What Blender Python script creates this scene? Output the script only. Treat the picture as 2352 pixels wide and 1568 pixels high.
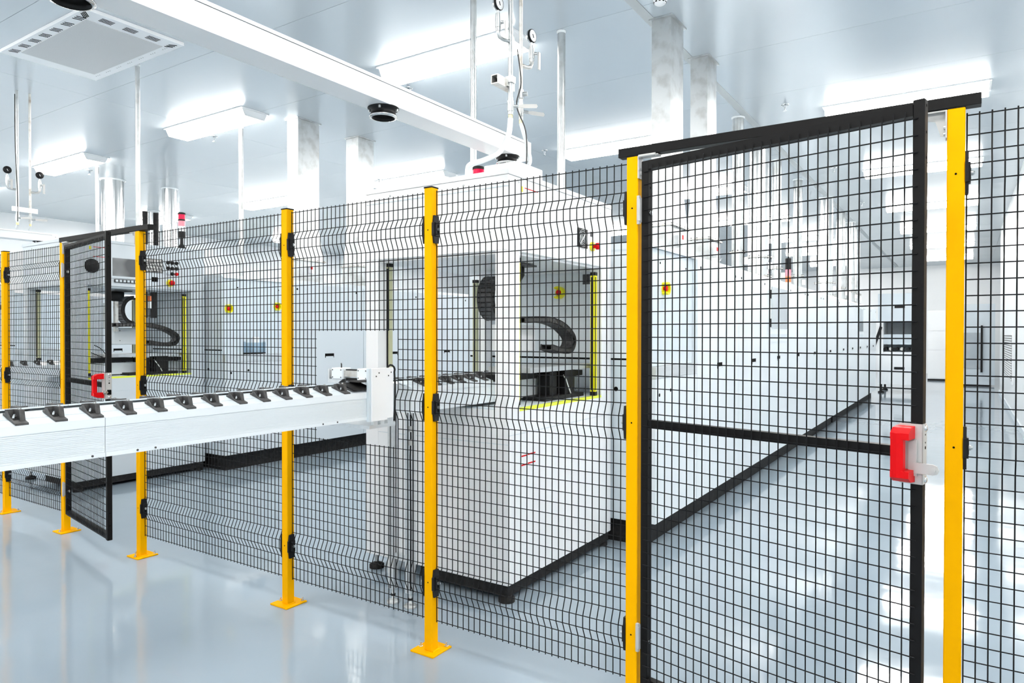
import bpy, math
from mathutils import Vector, Matrix

# ---------------------------------------------------------------- scene reset
for o in list(bpy.data.objects):
    bpy.data.objects.remove(o)
S = bpy.context.scene
C = S.collection
PI = math.pi
R = math.radians

# ---------------------------------------------------------------- camera
# world: X runs along the safety fence, Y runs away from it into the hall, Z is up
YAW, PITCH, ROLL = R(33.267), R(-0.591), R(0.065)
cam_d = bpy.data.cameras.new('camera')
cam_d.sensor_width = 36.0
cam_d.lens = 1588.0 / 2352.0 * 36.0
cam_d.clip_start = 0.05
cam_d.clip_end = 200
cam = bpy.data.objects.new('camera', cam_d)
C.objects.link(cam)
F_ = Vector((-math.sin(YAW) * math.cos(PITCH), math.cos(YAW) * math.cos(PITCH), math.sin(PITCH)))
R_ = Vector((math.cos(YAW), math.sin(YAW), 0))
U_ = R_.cross(F_)
r2 = R_ * math.cos(ROLL) + U_ * math.sin(ROLL)
u2 = U_ * math.cos(ROLL) - R_ * math.sin(ROLL)
m = Matrix.Identity(4)
for i in range(3):
    m[i][0], m[i][1], m[i][2] = r2[i], u2[i], -F_[i]
m[0][3], m[1][3], m[2][3] = 0.0, 0.0, 1.4374
cam.matrix_world = m
S.camera = cam

# ---------------------------------------------------------------- world, exposure
w = bpy.data.worlds.new('world')
S.world = w
w.use_nodes = True
w.node_tree.nodes['Background'].inputs[0].default_value = (0.97, 0.98, 1.0, 1)
w.node_tree.nodes['Background'].inputs[1].default_value = 0.3
S.view_settings.view_transform = 'Standard'
S.view_settings.look = 'None'
S.view_settings.gamma = 1.0
S.view_settings.use_curve_mapping = False
S.view_settings.exposure = 0.95
LAMP = 17.0                       # strength of the ceiling fixtures
S.cycles.max_bounces = 5
S.cycles.diffuse_bounces = 4
S.cycles.glossy_bounces = 2
S.cycles.adaptive_threshold = 0.03
S.cycles.transparent_max_bounces = 12

# ---------------------------------------------------------------- materials
def P(name, col, rough=0.4, metal=0.0, spec=0.5, coat=0.0, coat_r=0.1, emit=None, es=0.0):
    mt = bpy.data.materials.new(name)
    mt.use_nodes = True
    b = mt.node_tree.nodes['Principled BSDF']
    b.inputs['Base Color'].default_value = (*col, 1)
    b.inputs['Roughness'].default_value = rough
    b.inputs['Metallic'].default_value = metal
    b.inputs['Specular IOR Level'].default_value = spec
    b.inputs['Coat Weight'].default_value = coat
    b.inputs['Coat Roughness'].default_value = coat_r
    if emit:
        b.inputs['Emission Color'].default_value = (*emit, 1)
        b.inputs['Emission Strength'].default_value = es
    return mt

def vary(mt, col2, scale=3.0, detail=4.0, lo=0.4, hi=0.7, bump=0.0, bscale=None, stretch=None):
    """mix the base colour with a second tone by noise and add fine relief"""
    nt = mt.node_tree
    b = nt.nodes['Principled BSDF']
    tc = nt.nodes.new('ShaderNodeTexCoord')
    src = tc.outputs['Object']
    if stretch:
        mp = nt.nodes.new('ShaderNodeMapping')
        mp.inputs['Scale'].default_value = stretch
        nt.links.new(src, mp.inputs['Vector'])
        src = mp.outputs['Vector']
    n = nt.nodes.new('ShaderNodeTexNoise')
    n.inputs['Scale'].default_value = scale
    n.inputs['Detail'].default_value = detail
    nt.links.new(src, n.inputs['Vector'])
    r = nt.nodes.new('ShaderNodeValToRGB')
    r.color_ramp.elements[0].position = lo
    r.color_ramp.elements[1].position = hi
    r.color_ramp.elements[0].color = b.inputs['Base Color'].default_value[:]
    r.color_ramp.elements[1].color = (*col2, 1)
    nt.links.new(n.outputs['Fac'], r.inputs['Fac'])
    nt.links.new(r.outputs['Color'], b.inputs['Base Color'])
    if bump:
        n2 = nt.nodes.new('ShaderNodeTexNoise')
        n2.inputs['Scale'].default_value = bscale or scale
        n2.inputs['Detail'].default_value = 2.0
        nt.links.new(src, n2.inputs['Vector'])
        bp = nt.nodes.new('ShaderNodeBump')
        bp.inputs['Strength'].default_value = bump
        bp.inputs['Distance'].default_value = 0.02
        nt.links.new(n2.outputs['Fac'], bp.inputs['Height'])
        nt.links.new(bp.outputs['Normal'], b.inputs['Normal'])
    return mt

M = {}
M['floor'] = vary(P('epoxy_floor', (0.315, 0.39, 0.46), 0.075, 0, 0.6), (0.345, 0.42, 0.485), 0.7, 5, .3, .7, 0.08, 3.2)
M['ceil'] = vary(P('ceiling_steel', (0.62, 0.685, 0.735), 0.24, 0.40, 0.7), (0.65, 0.71, 0.755), 0.6, 3, .35, .7)
M['ceil_joint'] = P('ceiling_joint', (0.50, 0.53, 0.54), 0.5)
M['wall'] = vary(P('wall_panel', (0.86, 0.89, 0.91), 0.3, 0, 0.5), (0.88, 0.905, 0.92), 0.7, 3)
M['white'] = vary(P('white_enamel', (0.90, 0.92, 0.94), 0.32, 0, 0.5), (0.92, 0.935, 0.95), 1.3, 3)
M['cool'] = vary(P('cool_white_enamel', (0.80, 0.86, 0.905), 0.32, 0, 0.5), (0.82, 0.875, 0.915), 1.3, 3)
M['cool_dim'] = vary(P('dimmed_white_enamel', (0.63, 0.69, 0.735), 0.32, 0, 0.5), (0.65, 0.705, 0.75), 1.3, 3)  # machine white, darkened in its colour for weaker light across the aisle
M['pale'] = vary(P('pale_blue_enamel', (0.66, 0.74, 0.80), 0.3, 0, 0.5), (0.69, 0.765, 0.82), 1.1, 3)
M['alu'] = vary(P('aluminium', (0.78, 0.81, 0.83), 0.3, 0.75), (0.72, 0.75, 0.77), 40, 2, .4, .7, stretch=(1, .05, 1))
M['steel'] = vary(P('galvanised_steel', (0.60, 0.63, 0.645), 0.34, 0.8), (0.48, 0.50, 0.505), 9, 4, .45, .65)
M['stain'] = vary(P('stained_steel', (0.66, 0.66, 0.64), 0.38, 0.7), (0.36, 0.31, 0.26), 14, 5, .5, .72)
M['chrome'] = P('chrome', (0.70, 0.72, 0.73), 0.22, 1.0)
M['black'] = P('black_powder_coat', (0.004, 0.004, 0.0045), 0.5, 0, 0.22)
M['wire'] = P('black_wire_coat', (0.005, 0.0055, 0.007), 0.5, 0, 0.2)
M['plastic'] = P('black_plastic', (0.008, 0.008, 0.009), 0.5, 0, 0.3)
M['rubber'] = vary(P('black_rubber', (0.010, 0.010, 0.011), 0.7, 0, 0.3), (0.022, 0.022, 0.022), 30, 3)
M['hole'] = P('dark_hole', (0.004, 0.004, 0.004), 0.8, 0, 0.1)
M['grey_plastic'] = vary(P('dark_grey_plastic', (0.05, 0.05, 0.052), 0.5), (0.09, 0.09, 0.092), 60, 3)
M['yellow'] = vary(P('yellow_powder_coat', (1.0, 0.475, 0.0), 0.5, 0, 0.04), (0.98, 0.46, 0.0), 2.0, 2)
M['hazard'] = P('signal_yellow', (0.93, 0.88, 0.01), 0.35)
M['tape'] = P('yellow_green_tape', (0.86, 0.95, 0.06), 0.45)
M['red'] = P('red_plastic', (0.72, 0.0, 0.003), 0.4, 0, 0.2)
M['red_glass'] = P('red_lens', (0.80, 0.004, 0.07), 0.25, 0, 0.3)
M['pink_glass'] = P('pink_lens', (0.95, 0.30, 0.38), 0.2, 0, 0.6)
M['orange'] = P('orange_plastic', (0.90, 0.25, 0.10), 0.35)
M['putty'] = P('light_grey_casting', (0.56, 0.56, 0.55), 0.4, 0.1)
M['hose'] = P('white_hose', (0.85, 0.89, 0.91), 0.3)
M['mesh_grey'] = vary(P('filter_mesh', (0.62, 0.625, 0.63), 0.7), (0.74, 0.745, 0.75), 350, 2)
M['screen'] = vary(P('monitor_glass', (0.10, 0.105, 0.11), 0.12, 0, 0.6), (0.34, 0.35, 0.36), 3, 2, .4, .6)
M['lamp'] = P('lamp_diffuser', (1, 1, 1), 0.4, 0, 0.5, emit=(1.0, 0.95, 0.885), es=LAMP)
M['pale_bar'] = P('pale_yellow_bar', (0.55, 0.56, 0.36), 0.4)
M['brass'] = P('brass', (0.75, 0.66, 0.35), 0.3, 0.8)

def glass(name, tint, alpha):
    mt = bpy.data.materials.new(name)
    mt.use_nodes = True
    nt = mt.node_tree
    nt.nodes.remove(nt.nodes['Principled BSDF'])
    out = nt.nodes['Material Output']
    tr = nt.nodes.new('ShaderNodeBsdfTransparent')
    tr.inputs[0].default_value = (*tint, 1)
    gl = nt.nodes.new('ShaderNodeBsdfGlossy')
    gl.inputs['Roughness'].default_value = 0.05
    mx = nt.nodes.new('ShaderNodeMixShader')
    mx.inputs[0].default_value = alpha
    nt.links.new(tr.outputs[0], mx.inputs[1])
    nt.links.new(gl.outputs[0], mx.inputs[2])
    nt.links.new(mx.outputs[0], out.inputs['Surface'])
    return mt
M['pane'] = glass('tinted_pane', (0.80, 0.87, 0.92), 0.10)

# ---------------------------------------------------------------- mesh helpers
class MB:
    """collects solids; build() turns them into one mesh object"""
    def __init__(s):
        s.v, s.f, s.sm = [], [], []
    def add(s, vs, fs, smooth=False):
        k = len(s.v)
        s.v += [tuple(a) for a in vs]
        s.f += [tuple(i + k for i in f) for f in fs]
        s.sm += [smooth] * len(fs)
        return s
    def box(s, x0, x1, y0, y1, z0, z1, ch=0.0):
        if ch <= 0:
            vs = [(x0, y0, z0), (x1, y0, z0), (x1, y1, z0), (x0, y1, z0), (x0, y0, z1), (x1, y0, z1), (x1, y1, z1), (x0, y1, z1)]
            return s.add(vs, [(0, 3, 2, 1), (4, 5, 6, 7), (0, 1, 5, 4), (1, 2, 6, 5), (2, 3, 7, 6), (3, 0, 4, 7)])
        # box with chamfered vertical and horizontal edges (octagonal rings)
        c = ch
        def ring(z, e):
            return [(x0 + c, y0 + e, z), (x1 - c, y0 + e, z), (x1 - e, y0 + c, z), (x1 - e, y1 - c, z),
                    (x1 - c, y1 - e, z), (x0 + c, y1 - e, z), (x0 + e, y1 - c, z), (x0 + e, y0 + c, z)]
        vs = ring(z0, c) + ring(z0 + c, 0) + ring(z1 - c, 0) + ring(z1, c)
        fs = [tuple(range(7, -1, -1)), tuple(range(24, 32))]
        for a in range(3):
            for i in range(8):
                j = (i + 1) % 8
                fs.append((a * 8 + i, a * 8 + j, a * 8 + 8 + j, a * 8 + 8 + i))
        return s.add(vs, fs)
    def cyl(s, p0, p1, r0, r1=None, n=16, caps=True):
        p0, p1 = Vector(p0), Vector(p1)
        r1 = r0 if r1 is None else r1
        d = (p1 - p0).normalized()
        a = d.orthogonal().normalized()
        b = d.cross(a)
        vs = []
        for p, r in ((p0, r0), (p1, r1)):
            for i in range(n):
                t = 2 * PI * i / n
                vs.append(p + (a * math.cos(t) + b * math.sin(t)) * r)
        fs = [(i, (i + 1) % n, n + (i + 1) % n, n + i) for i in range(n)]
        s.add(vs, fs, n > 6)
        if caps:
            s.add(vs, [tuple(range(n - 1, -1, -1)), tuple(range(n, 2 * n))])
        return s
    def lathe(s, c, axis, prof, n=20):
        """prof: list of (radius, distance along axis) turned about the axis through c"""
        c, d = Vector(c), Vector(axis).normalized()
        a = d.orthogonal().normalized()
        b = d.cross(a)
        vs = []
        for r, h in prof:
            for i in range(n):
                t = 2 * PI * i / n
                vs.append(c + d * h + (a * math.cos(t) + b * math.sin(t)) * max(r, 1e-5))
        fs = []
        for k in range(len(prof) - 1):
            for i in range(n):
                j = (i + 1) % n
                fs.append((k * n + i, k * n + j, k * n + n + j, k * n + n + i))
        return s.add(vs, fs, True)
    def tube(s, pts, r, n=8, caps=True):
        pts = [Vector(p) for p in pts]
        vs = []
        prev = None
        for i, p in enumerate(pts):
            if i == 0: d = pts[1] - p
            elif i == len(pts) - 1: d = p - pts[i - 1]
            else: d = (pts[i + 1] - p).normalized() + (p - pts[i - 1]).normalized()
            d.normalize()
            if prev is None: a = d.orthogonal().normalized()
            else:
                a = prev - d * prev.dot(d)
                a.normalize()
            prev = a
            b = d.cross(a)
            for k in range(n):
                t = 2 * PI * k / n
                vs.append(p + (a * math.cos(t) + b * math.sin(t)) * r)
        fs = []
        for i in range(len(pts) - 1):
            for k in range(n):
                j = (k + 1) % n
                fs.append((i * n + k, i * n + j, i * n + n + j, i * n + n + k))
        s.add(vs, fs, n > 5)
        if caps:
            L = (len(pts) - 1) * n
            s.add(vs, [tuple(range(n - 1, -1, -1)), tuple(range(L, L + n))])
        return s
    def prism(s, poly, h0, h1, axis='Z'):
        """polygon extruded along an axis; poly lies in the two other axes in order"""
        def put(a, b, h):
            return {'X': (h, a, b), 'Y': (a, h, b), 'Z': (a, b, h)}[axis]
        n = len(poly)
        vs = [put(a, b, h0) for a, b in poly] + [put(a, b, h1) for a, b in poly]
        fs = [tuple(range(n - 1, -1, -1)), tuple(range(n, 2 * n))] + [(i, (i + 1) % n, n + (i + 1) % n, n + i) for i in range(n)]
        return s.add(vs, fs)
    def mesh(s, name, mat):
        me = bpy.data.meshes.new(name)
        me.from_pydata(s.v, [], s.f)
        me.materials.append(M[mat])
        me.polygons.foreach_set('use_smooth', s.sm)
        me.update()
        return me
    def build(s, name, mat, parent=None, loc=(0, 0, 0)):
        return link(name, s.mesh(name, mat), parent, loc)

def link(name, me, parent=None, loc=(0, 0, 0)):
    o = bpy.data.objects.new(name, me)
    C.objects.link(o)
    o.location = loc
    if parent: o.parent = parent
    return o

def B(*a, **k): return MB().box(*a, **k)

def thing(name, label, cat, loc=(0, 0, 0), rz=0.0, group=None):
    o = bpy.data.objects.new(name, None)
    o.empty_display_size = 0.1
    C.objects.link(o)
    o.location = loc
    o.rotation_euler = (0, 0, rz)
    return tag(o, label, cat, group)

def tag(o, label, cat, group=None):
    o['label'] = label
    o['category'] = cat
    if group: o['group'] = group
    return o

def struct(o):
    o['kind'] = 'structure'
    return o

def lab(o, label):
    o['label'] = label
    return o

def arc(c, r, a0, a1, n, plane='XZ'):
    out = []
    for i in range(n + 1):
        t = a0 + (a1 - a0) * i / n
        a, b = r * math.cos(t), r * math.sin(t)
        out.append({'XZ': (c[0] + a, c[1], c[2] + b), 'YZ': (c[0], c[1] + a, c[2] + b), 'XY': (c[0] + a, c[1] + b, c[2])}[plane])
    return out

# ================================================================ THE ROOM
ZC = 4.0
XL, XR, YN, YF = -17.0, 3.4, -4.5, 30.0
struct(B(XL, XR, YN, YF, -0.1, 0.0).build('floor', 'floor'))
ceiling = struct(B(XL, XR, YN, YF, ZC + 0.03, ZC + 0.15).build('ceiling', 'ceil_joint'))
px, py = 2.88, 1.31
pm = {}
x = -2.16 + 2 * px
while x > XL:
    y = 5.09 - 8 * py
    while y < YF:
        a0, a1, b0, b1 = max(x - px + .0014, XL), min(x - .0014, XR), max(y + .0014, YN), min(y + py - .0014, YF)
        if a1 - a0 > .05 and b1 - b0 > .05:
            key = (round(a1 - a0, 3), round(b1 - b0, 3))
            if key not in pm:
                pm[key] = B(0, key[0], 0, key[1], 0, 0.03).mesh('ceiling_panel', 'ceil')
            link('ceiling_panel', pm[key], ceiling, (a0, b0, ZC))
        y += py
    x -= px
t1 = struct(B(-2.205, -2.125, YN, YF, ZC - 0.006, ZC - .0005).build('trim_1', 'ceil_joint'))

WX = 0.70
struct(B(XL - .15, XL, YN, YF, 0, ZC).build('wall_left', 'wall'))
struct(B(XL, XR, YF, YF + .15, 0, ZC).build('wall_far', 'wall'))
struct(B(XL, XR, YN - .15, YN, 0, ZC).build('wall_back', 'wall'))
struct(B(WX, WX + .15, 7.0, 20.6, 0, ZC).build('wall_right', 'wall'))
struct(B(XR, XR + .15, YN, YF, 0, ZC).build('wall_right_outer', 'wall'))
struct(B(WX + .15, XR, 7.0, 7.15, 0, ZC).build('wall_right_return', 'wall'))
struct(B(WX - .02, WX, 7.0, 20.6, 0, 0.10).build('baseboard_right', 'pale'))

# ================================================================ SAFETY FENCE
FY = 2.391            # front face of the posts
PW = 0.045            # post section
MY = 2.421            # plane of the wire mesh
PX = [-6.423, -5.438, -4.422, -2.984, -1.998, -1.0143, -0.0044, 0.985, -7.408]   # right faces of the posts
ROWS = [2.078, 2.020, 1.973, 1.932, 1.885, 1.833, 1.786, 1.739, 1.692, 1.646, 1.599, 1.552, 1.506, 1.460, 1.413, 1.366, 1.318,
        1.272, 1.225, 1.178, 1.131, 1.083, 1.038, 0.992, 0.945, 0.899, 0.853, 0.806, 0.760, 0.712, 0.666, 0.619, 0.573, 0.527,
        0.480, 0.433, 0.385, 0.337, 0.290, 0.245, 0.199, 0.140]
BENDS = [(1.973, 1.932, 1.885, 1.833), (1.178, 1.131, 1.083, 1.038), (0.385, 0.337, 0.290, 0.245)]
BD = 0.020
WR = 0.0021
def bend(z):
    for a, b, c, d in BENDS:
        if b >= z >= c: return -BD
        if a > z > b: return -BD * (a - z) / (a - b)
        if c > z > d: return -BD * (z - d) / (c - d)
    return 0.0

def vwire(z0, z1):
    zs = [z1 + .006] + [z for bb in BENDS for z in bb if z0 < z < z1] + [z0 - .006]
    return MB().tube([(0, bend(z), z) for z in zs], WR, 6).mesh('vertical_wire', 'wire')
VW = vwire(0.140, 2.078)

clip_bolt = MB().cyl((0, 0, 0), (0.006, 0, 0), 0.0075, n=10).cyl((0.006, 0, 0), (0.010, 0, 0), 0.005, n=6).mesh('bolt', 'steel')
def clip_mesh():
    # moulded clamp seen from the side: wide middle, tapering ends
    poly = [(-.017, -.062), (.013, -.062), (.017, -.034), (.017, .034), (.013, .062), (-.017, .062), (-.021, .032), (-.026, .028), (-.026, -.028), (-.021, -.032)]
    b = MB().prism(poly, 0, 0.009, 'X')
    b.prism([(-.014, -.030), (.015, -.030), (.015, .030), (-.014, .030)], 0.009, 0.014, 'X')
    return b.mesh('clip', 'plastic')
CLIP = clip_mesh()
CLIP_SLOT = B(0.0141, 0.0148, -.004, .004, -.020, .020).mesh('slot', 'hole')

def add_clips(post, side, zs=(1.908, 1.108, 0.314)):
    for z in zs:
        x = 0.0 if side > 0 else -PW
        c = link('clip', CLIP, post, (x, MY - FY - .005, z))
        if side < 0: c.rotation_euler = (0, 0, PI); c.location.y += -.010
        b = link('bolt', clip_bolt, c, (0.014, 0.003, 0))
        link('slot', CLIP_SLOT, c, (0, 0.003, 0))

post_me = B(-PW, 0, 0, PW, 0.008, 2.096, ch=.0025).mesh('post_tube', 'yellow')
cap_me = B(-PW - .002, .002, -.002, PW + .002, 2.093, 2.1, ch=.002).mesh('cap', 'black')
plate_me = B(-.098, .035, -.035, .100, 0, 0.008, ch=.0015).mesh('base_plate', 'yellow')
weld_me = MB().cyl((.004, 0, .008), (.004, PW, .008), .006, n=8).mesh('weld', 'yellow')
anchor_me = MB().cyl((0, 0, .008), (0, 0, .010), .010, n=14).cyl((0, 0, .010), (0, 0, .018), .0075, n=6).cyl((0, 0, .018), (0, 0, .026), .004, n=8).mesh('anchor_bolt', 'chrome')
hole_me = MB().cyl((0, -.0006, 0), (0, .001, 0), .0032, n=10).mesh('bolt_hole', 'hole')
post_labels = [
    'yellow fence post holding the mesh panel on the hinge side of the half-open gate',
    'yellow fence post on which the half-open gate behind the conveyor hangs',
    'yellow fence post that the half-open gate behind the conveyor closes against',
    'yellow fence post behind the white conveyor, between two mesh panels',
    'yellow fence post beside the rectangular mesh cut-out for the conveyor, near the machine corner foot',
    'yellow fence post on which the slightly ajar aisle gate hangs by grey hinges',
    'yellow fence post facing the red lock handle of the aisle gate',
    'yellow fence post ending the mesh panel past the aisle gate',
    'yellow fence post at the far end of the fence, by the third machine line']
posts = []
for i, X in enumerate(PX):
    p = thing('fence_post', post_labels[i], 'post', (X, FY, 0))
    link('post_tube', post_me, p)
    if i not in (1, 2, 5, 6): link('cap', cap_me, p)
    else: B(-PW, 0, 0, PW, 2.096, 2.098).build('cap', 'black', p)
    link('base_plate', plate_me, p)
    link('weld', weld_me, p)
    for q in ((-.082, .020), (.016, .086), (-.02, -.02) if i in (0, 1, 2) else (-.082, .086)):
        link('anchor_bolt', anchor_me, p, (q[0], q[1], 0))
    for z in (1.905, 1.109, 0.318):
        link('bolt_hole', hole_me, p, (-PW / 2, 0, z))
    posts.append(p)

def panel(x0, x1, label, cut=None):
    t = thing('mesh_panel', label, 'fence panel', ((x0 + x1) / 2, MY, 0))
    cx = (x0 + x1) / 2
    n = round((x1 - x0 - .008) / .0301)
    d = (x1 - x0 - .008) / n
    cache = {}
    def row(a, b, z):
        L = round(b - a, 4)
        if L not in cache:
            cache[L] = MB().cyl((0, 0, 0), (L, 0, 0), WR * .92, n=6).mesh('horizontal_wire', 'wire')
        link('horizontal_wire', cache[L], t, (a - cx, bend(z) + .0035, z))
    if cut:
        cu, cl = vwire(cut[3], 2.078), vwire(0.140, cut[2])
    for i in range(n + 1):
        xx = x0 + .004 + i * d
        if cut and cut[0] + .005 < xx < cut[1] - .005:
            link('vertical_wire', cu, t, (xx - cx, 0, 0))
            link('vertical_wire', cl, t, (xx - cx, 0, 0))
        else:
            link('vertical_wire', VW, t, (xx - cx, 0, 0))
    for z in ROWS:
        if cut and cut[2] + .003 < z < cut[3] - .003:
            k0 = x0 + .004 + d * math.floor((cut[0] - x0) / d)
            k1 = x0 + .004 + d * math.ceil((cut[1] - x0) / d)
            row(x0 + .002, k0 + .004, z)
            row(k1 - .004, x1 - .002, z)
        else:
            row(x0 + .002, x1 - .002, z)
    return t

panel(PX[8], PX[0] - PW, 'black mesh panel cut off by the frame, at the end of the fence')
panel(PX[0], PX[1] - PW, 'narrow black mesh panel between two yellow posts, next to the half-open gate')
panel(PX[2], PX[3] - PW, 'extra-wide black mesh panel in front of the red and black signal tower')
panel(PX[3], PX[4] - PW, 'black mesh panel with a rectangular cut-out that the white conveyor passes through', cut=(-2.79, -2.24, 0.899, 1.460))
panel(PX[4], PX[5] - PW, 'black mesh panel in front of the loader machine with yellow light curtains')
panel(PX[6], PX[7] - PW, 'black mesh panel past the aisle gate, in front of the right wall')
for i, s in ((0, 1), (1, -1), (2, 1), (3, 1), (3, -1), (4, 1), (4, -1), (5, -1), (6, 1), (7, -1), (0, -1), (8, 1)):
    add_clips(posts[i], s)

# ---------------------------------------------------------------- gates
def gate(label, px_, w_, ang, tab):
    t = thing('safety_gate', label, 'gate', (px_, FY + .004, 0), -R(ang))
    s_, dp = .030, .030
    zb, zt = 0.135, 2.078
    B(0, s_, 0, dp, zb, zt - .004, ch=.002).build('hinge_stile', 'black', t)
    B(w_ - s_, w_, 0, dp, zb - .008, zt + .008, ch=.002).build('lock_stile', 'black', t)
    B(s_, w_ - s_, 0, dp, zt - .036, zt - .004).build('top_rail', 'black', t)
    B(s_, w_ - s_, 0, dp, zb, zb + .032).build('bottom_rail', 'black', t)
    B(s_, w_ - s_, 0.003, dp, 1.094, 1.124).build('middle_rail', 'black', t)
    # end plug and holes on the lock stile's end face
    for z in (2.068, 1.995, 1.925, 0.30, 0.22):
        MB().cyl((w_ - .001, dp / 2, z), (w_ + .0006, dp / 2, z), .004, n=10).build('stile_hole', 'hole', t)
    for z in (1.975, 1.20, 1.02, 0.40):
        MB().cyl((s_ - .001, dp / 2, z), (s_ + .0006, dp / 2, z), .004, n=10).build('stile_hole', 'hole', t)
    n = round((w_ - .036) / .0301)
    d = (w_ - .036) / n
    vw = MB().cyl((0, 0, zb + .014), (0, 0, zt - .022), WR, n=6).mesh('vertical_wire', 'wire')
    hw = MB().cyl((.012, 0, 0), (w_ - .016, 0, 0), WR * .92, n=6).mesh('horizontal_wire', 'wire')
    for i in range(1, n):
        link('vertical_wire', vw, t, (.018 + i * d, -.0055, 0))
    z = zb + .034
    while z < zt - .03:
        link('horizontal_wire', hw, t, (0, -.0020, z))
        z += .0466
    # hinges
    for z in (1.895, 0.318):
        h = MB().cyl((-.003, -.012, z - .040), (-.003, -.012, z + .040), .0075, n=14)
        h.box(-.008, .002, -.017, -.006, z - .052, z - .036).box(-.008, .002, -.017, -.006, z + .036, z + .052)
        h.box(-.004, .0025, -.010, .020, z - .045, z + .045)
        hh = h.build('hinge', 'putty', t)
        MB().cyl((s_, .015, z - .012), (s_ + .004, .015, z - .012), .009, n=12).cyl((s_ + .004, .015, z - .012), (s_ + .009, .015, z - .012), .006, n=8).build('hinge_bolt', 'chrome', hh)
    # lock: bent plate, red grip, latch
    z0, z1 = 1.026, 1.192
    pl = MB().prism([(w_ - .060, z0 + .006), (w_ - .054, z0), (w_ + .003, z0), (w_ + .003, z1), (w_ - .054, z1), (w_ - .060, z1 - .006)], -.010, -.007, 'Y')
    pl.box(w_, w_ + .003, -.010, .028, z0, z1)
    lp = lab(pl.build('lock_plate', 'putty', t), 'grey steel lock plate')
    for z in (z0 + .012, z1 - .012):
        MB().lathe((w_ + .003, .014, z), (1, 0, 0), [(.009, 0), (.009, .002), (.006, .005), (0, .006)], 12).build('plate_screw', 'chrome', lp)
    for z, rr in ((z1 - .030, .0025), (z1 - .052, .0025), (z1 - .066, .0045), (z0 + .030, .0025)):
        MB().cyl((w_ + .0025, .014, z), (w_ + .0036, .014, z), rr, n=10).build('plate_hole', 'hole', lp)
    g = MB()
    xa, xb = w_ - .062, w_ - .016
    # grip bar, facetted ends
    g.prism([(xa, -.066), (xb - .030, -.071), (xb - .014, -.066), (xb - .014, -.046), (xa, -.046)], z0 + .022, z1 - .022, 'Z')
    for s2, za, zb2 in ((1, z1 - .040, z1 - .006), (-1, z0 + .006, z0 + .040)):
        hi = z1 - .006 if s2 > 0 else z0 + .006
        lo = za if s2 > 0 else zb2
        md = hi - s2 * .016
        poly = [(-.010, lo), (-.010, hi), (-.045, hi - s2 * .003), (-.068, md), (-.068, lo)]
        if s2 < 0: poly = poly[::-1]
        g.prism(poly, xa, xb, 'X')
    lab(g.build('grip', 'red', t), 'red plastic pull handle')
    if tab:
        tb = MB().prism([(w_ - .016, 1.058), (w_ + .030, 1.058), (w_ + .040, 1.062), (w_ + .045, 1.072), (w_ + .040, 1.083), (w_ + .030, 1.087), (w_ - .016, 1.087)], -.022, -.018, 'Y')
        tb.prism([(w_ - .030, 1.050), (w_ - .010, 1.050), (w_ - .010, 1.150), (w_ - .030, 1.142)], -.020, -.012, 'Y')
        tb.cyl((w_ + .032, -.026, 1.072), (w_ + .032, -.016, 1.072), .006, n=12)
        tb.build('latch', 'putty', t)
    else:
        MB().prism([(.002, 1.052), (.024, 1.052), (.026, 1.055), (.026, 1.080), (.024, 1.084), (.002, 1.084)], w_ + .0025, w_ + .0038, 'X').build('latch_slot', 'hole', lp)
        MB().cyl((w_ - .004, -.004, 1.068), (w_ + .016, -.004, 1.068), .0085, n=14).cyl((w_ - .006, -.020, 1.068), (w_ - .006, -.004, 1.068), .012, n=12).build('latch', 'chrome', t)
    return t
gate('black mesh gate slightly ajar in front of the long aisle, with faceted red lock handle', PX[5] + .012, 0.925, 11.8, True)
gate('black mesh gate half open behind the white conveyor, with red U-shaped handle', PX[1] + .012, 0.905, 9.6, False)

def lintel(xa, xb, label, pa, pb):
    t = thing('gate_lintel', label, 'lintel', ((xa + xb) / 2, FY, 2.098))
    cx = (xa + xb) / 2
    B(xa - cx, xb - cx, 0.001, .042, 0.0005, .034, ch=.0012).build('bar', 'black', t)
    for X, s_ in ((pa, 1), (pb - PW, -1)):
        b = MB()
        x = X - cx
        # angle bracket: leg on the post's inner face, arm under the bar
        xs = (x, x + s_ * .004)
        b.box(min(xs), max(xs), -.003, .040, -.085, -.004)
        xs = (x, x + s_ * .075)
        b.box(min(xs), max(xs), .004, .040, -.006, -.002)
        if s_ < 0:
            b.prism([(x - .062, -.006), (x - .004, -.006), (x - .004, -.075), (x - .016, -.075), (x - .030, -.030), (x - .062, -.020)], .018, .022, 'Y')
        else:
            b.cyl((x + .005, -.004, -.006), (x + .070, -.004, -.006), .006, n=10)
        br = b.build('bracket', 'putty', t)
        MB().cyl((x + s_ * .004, .015, -.050), (x + s_ * .009, .015, -.050), .005, n=8).build('bracket_bolt', 'chrome', br)
        MB().cyl((x + s_ * .004, .015, -.070), (x + s_ * .009, .015, -.070), .005, n=8).build('bracket_bolt', 'chrome', br)
    return t
lintel(-1.094, 0.034, 'black square bar across the top of the aisle gate opening', PX[5], PX[6])
lintel(-5.495, -4.319, 'black square bar across the top of the half-open gate behind the conveyor', PX[1], PX[2])

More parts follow.
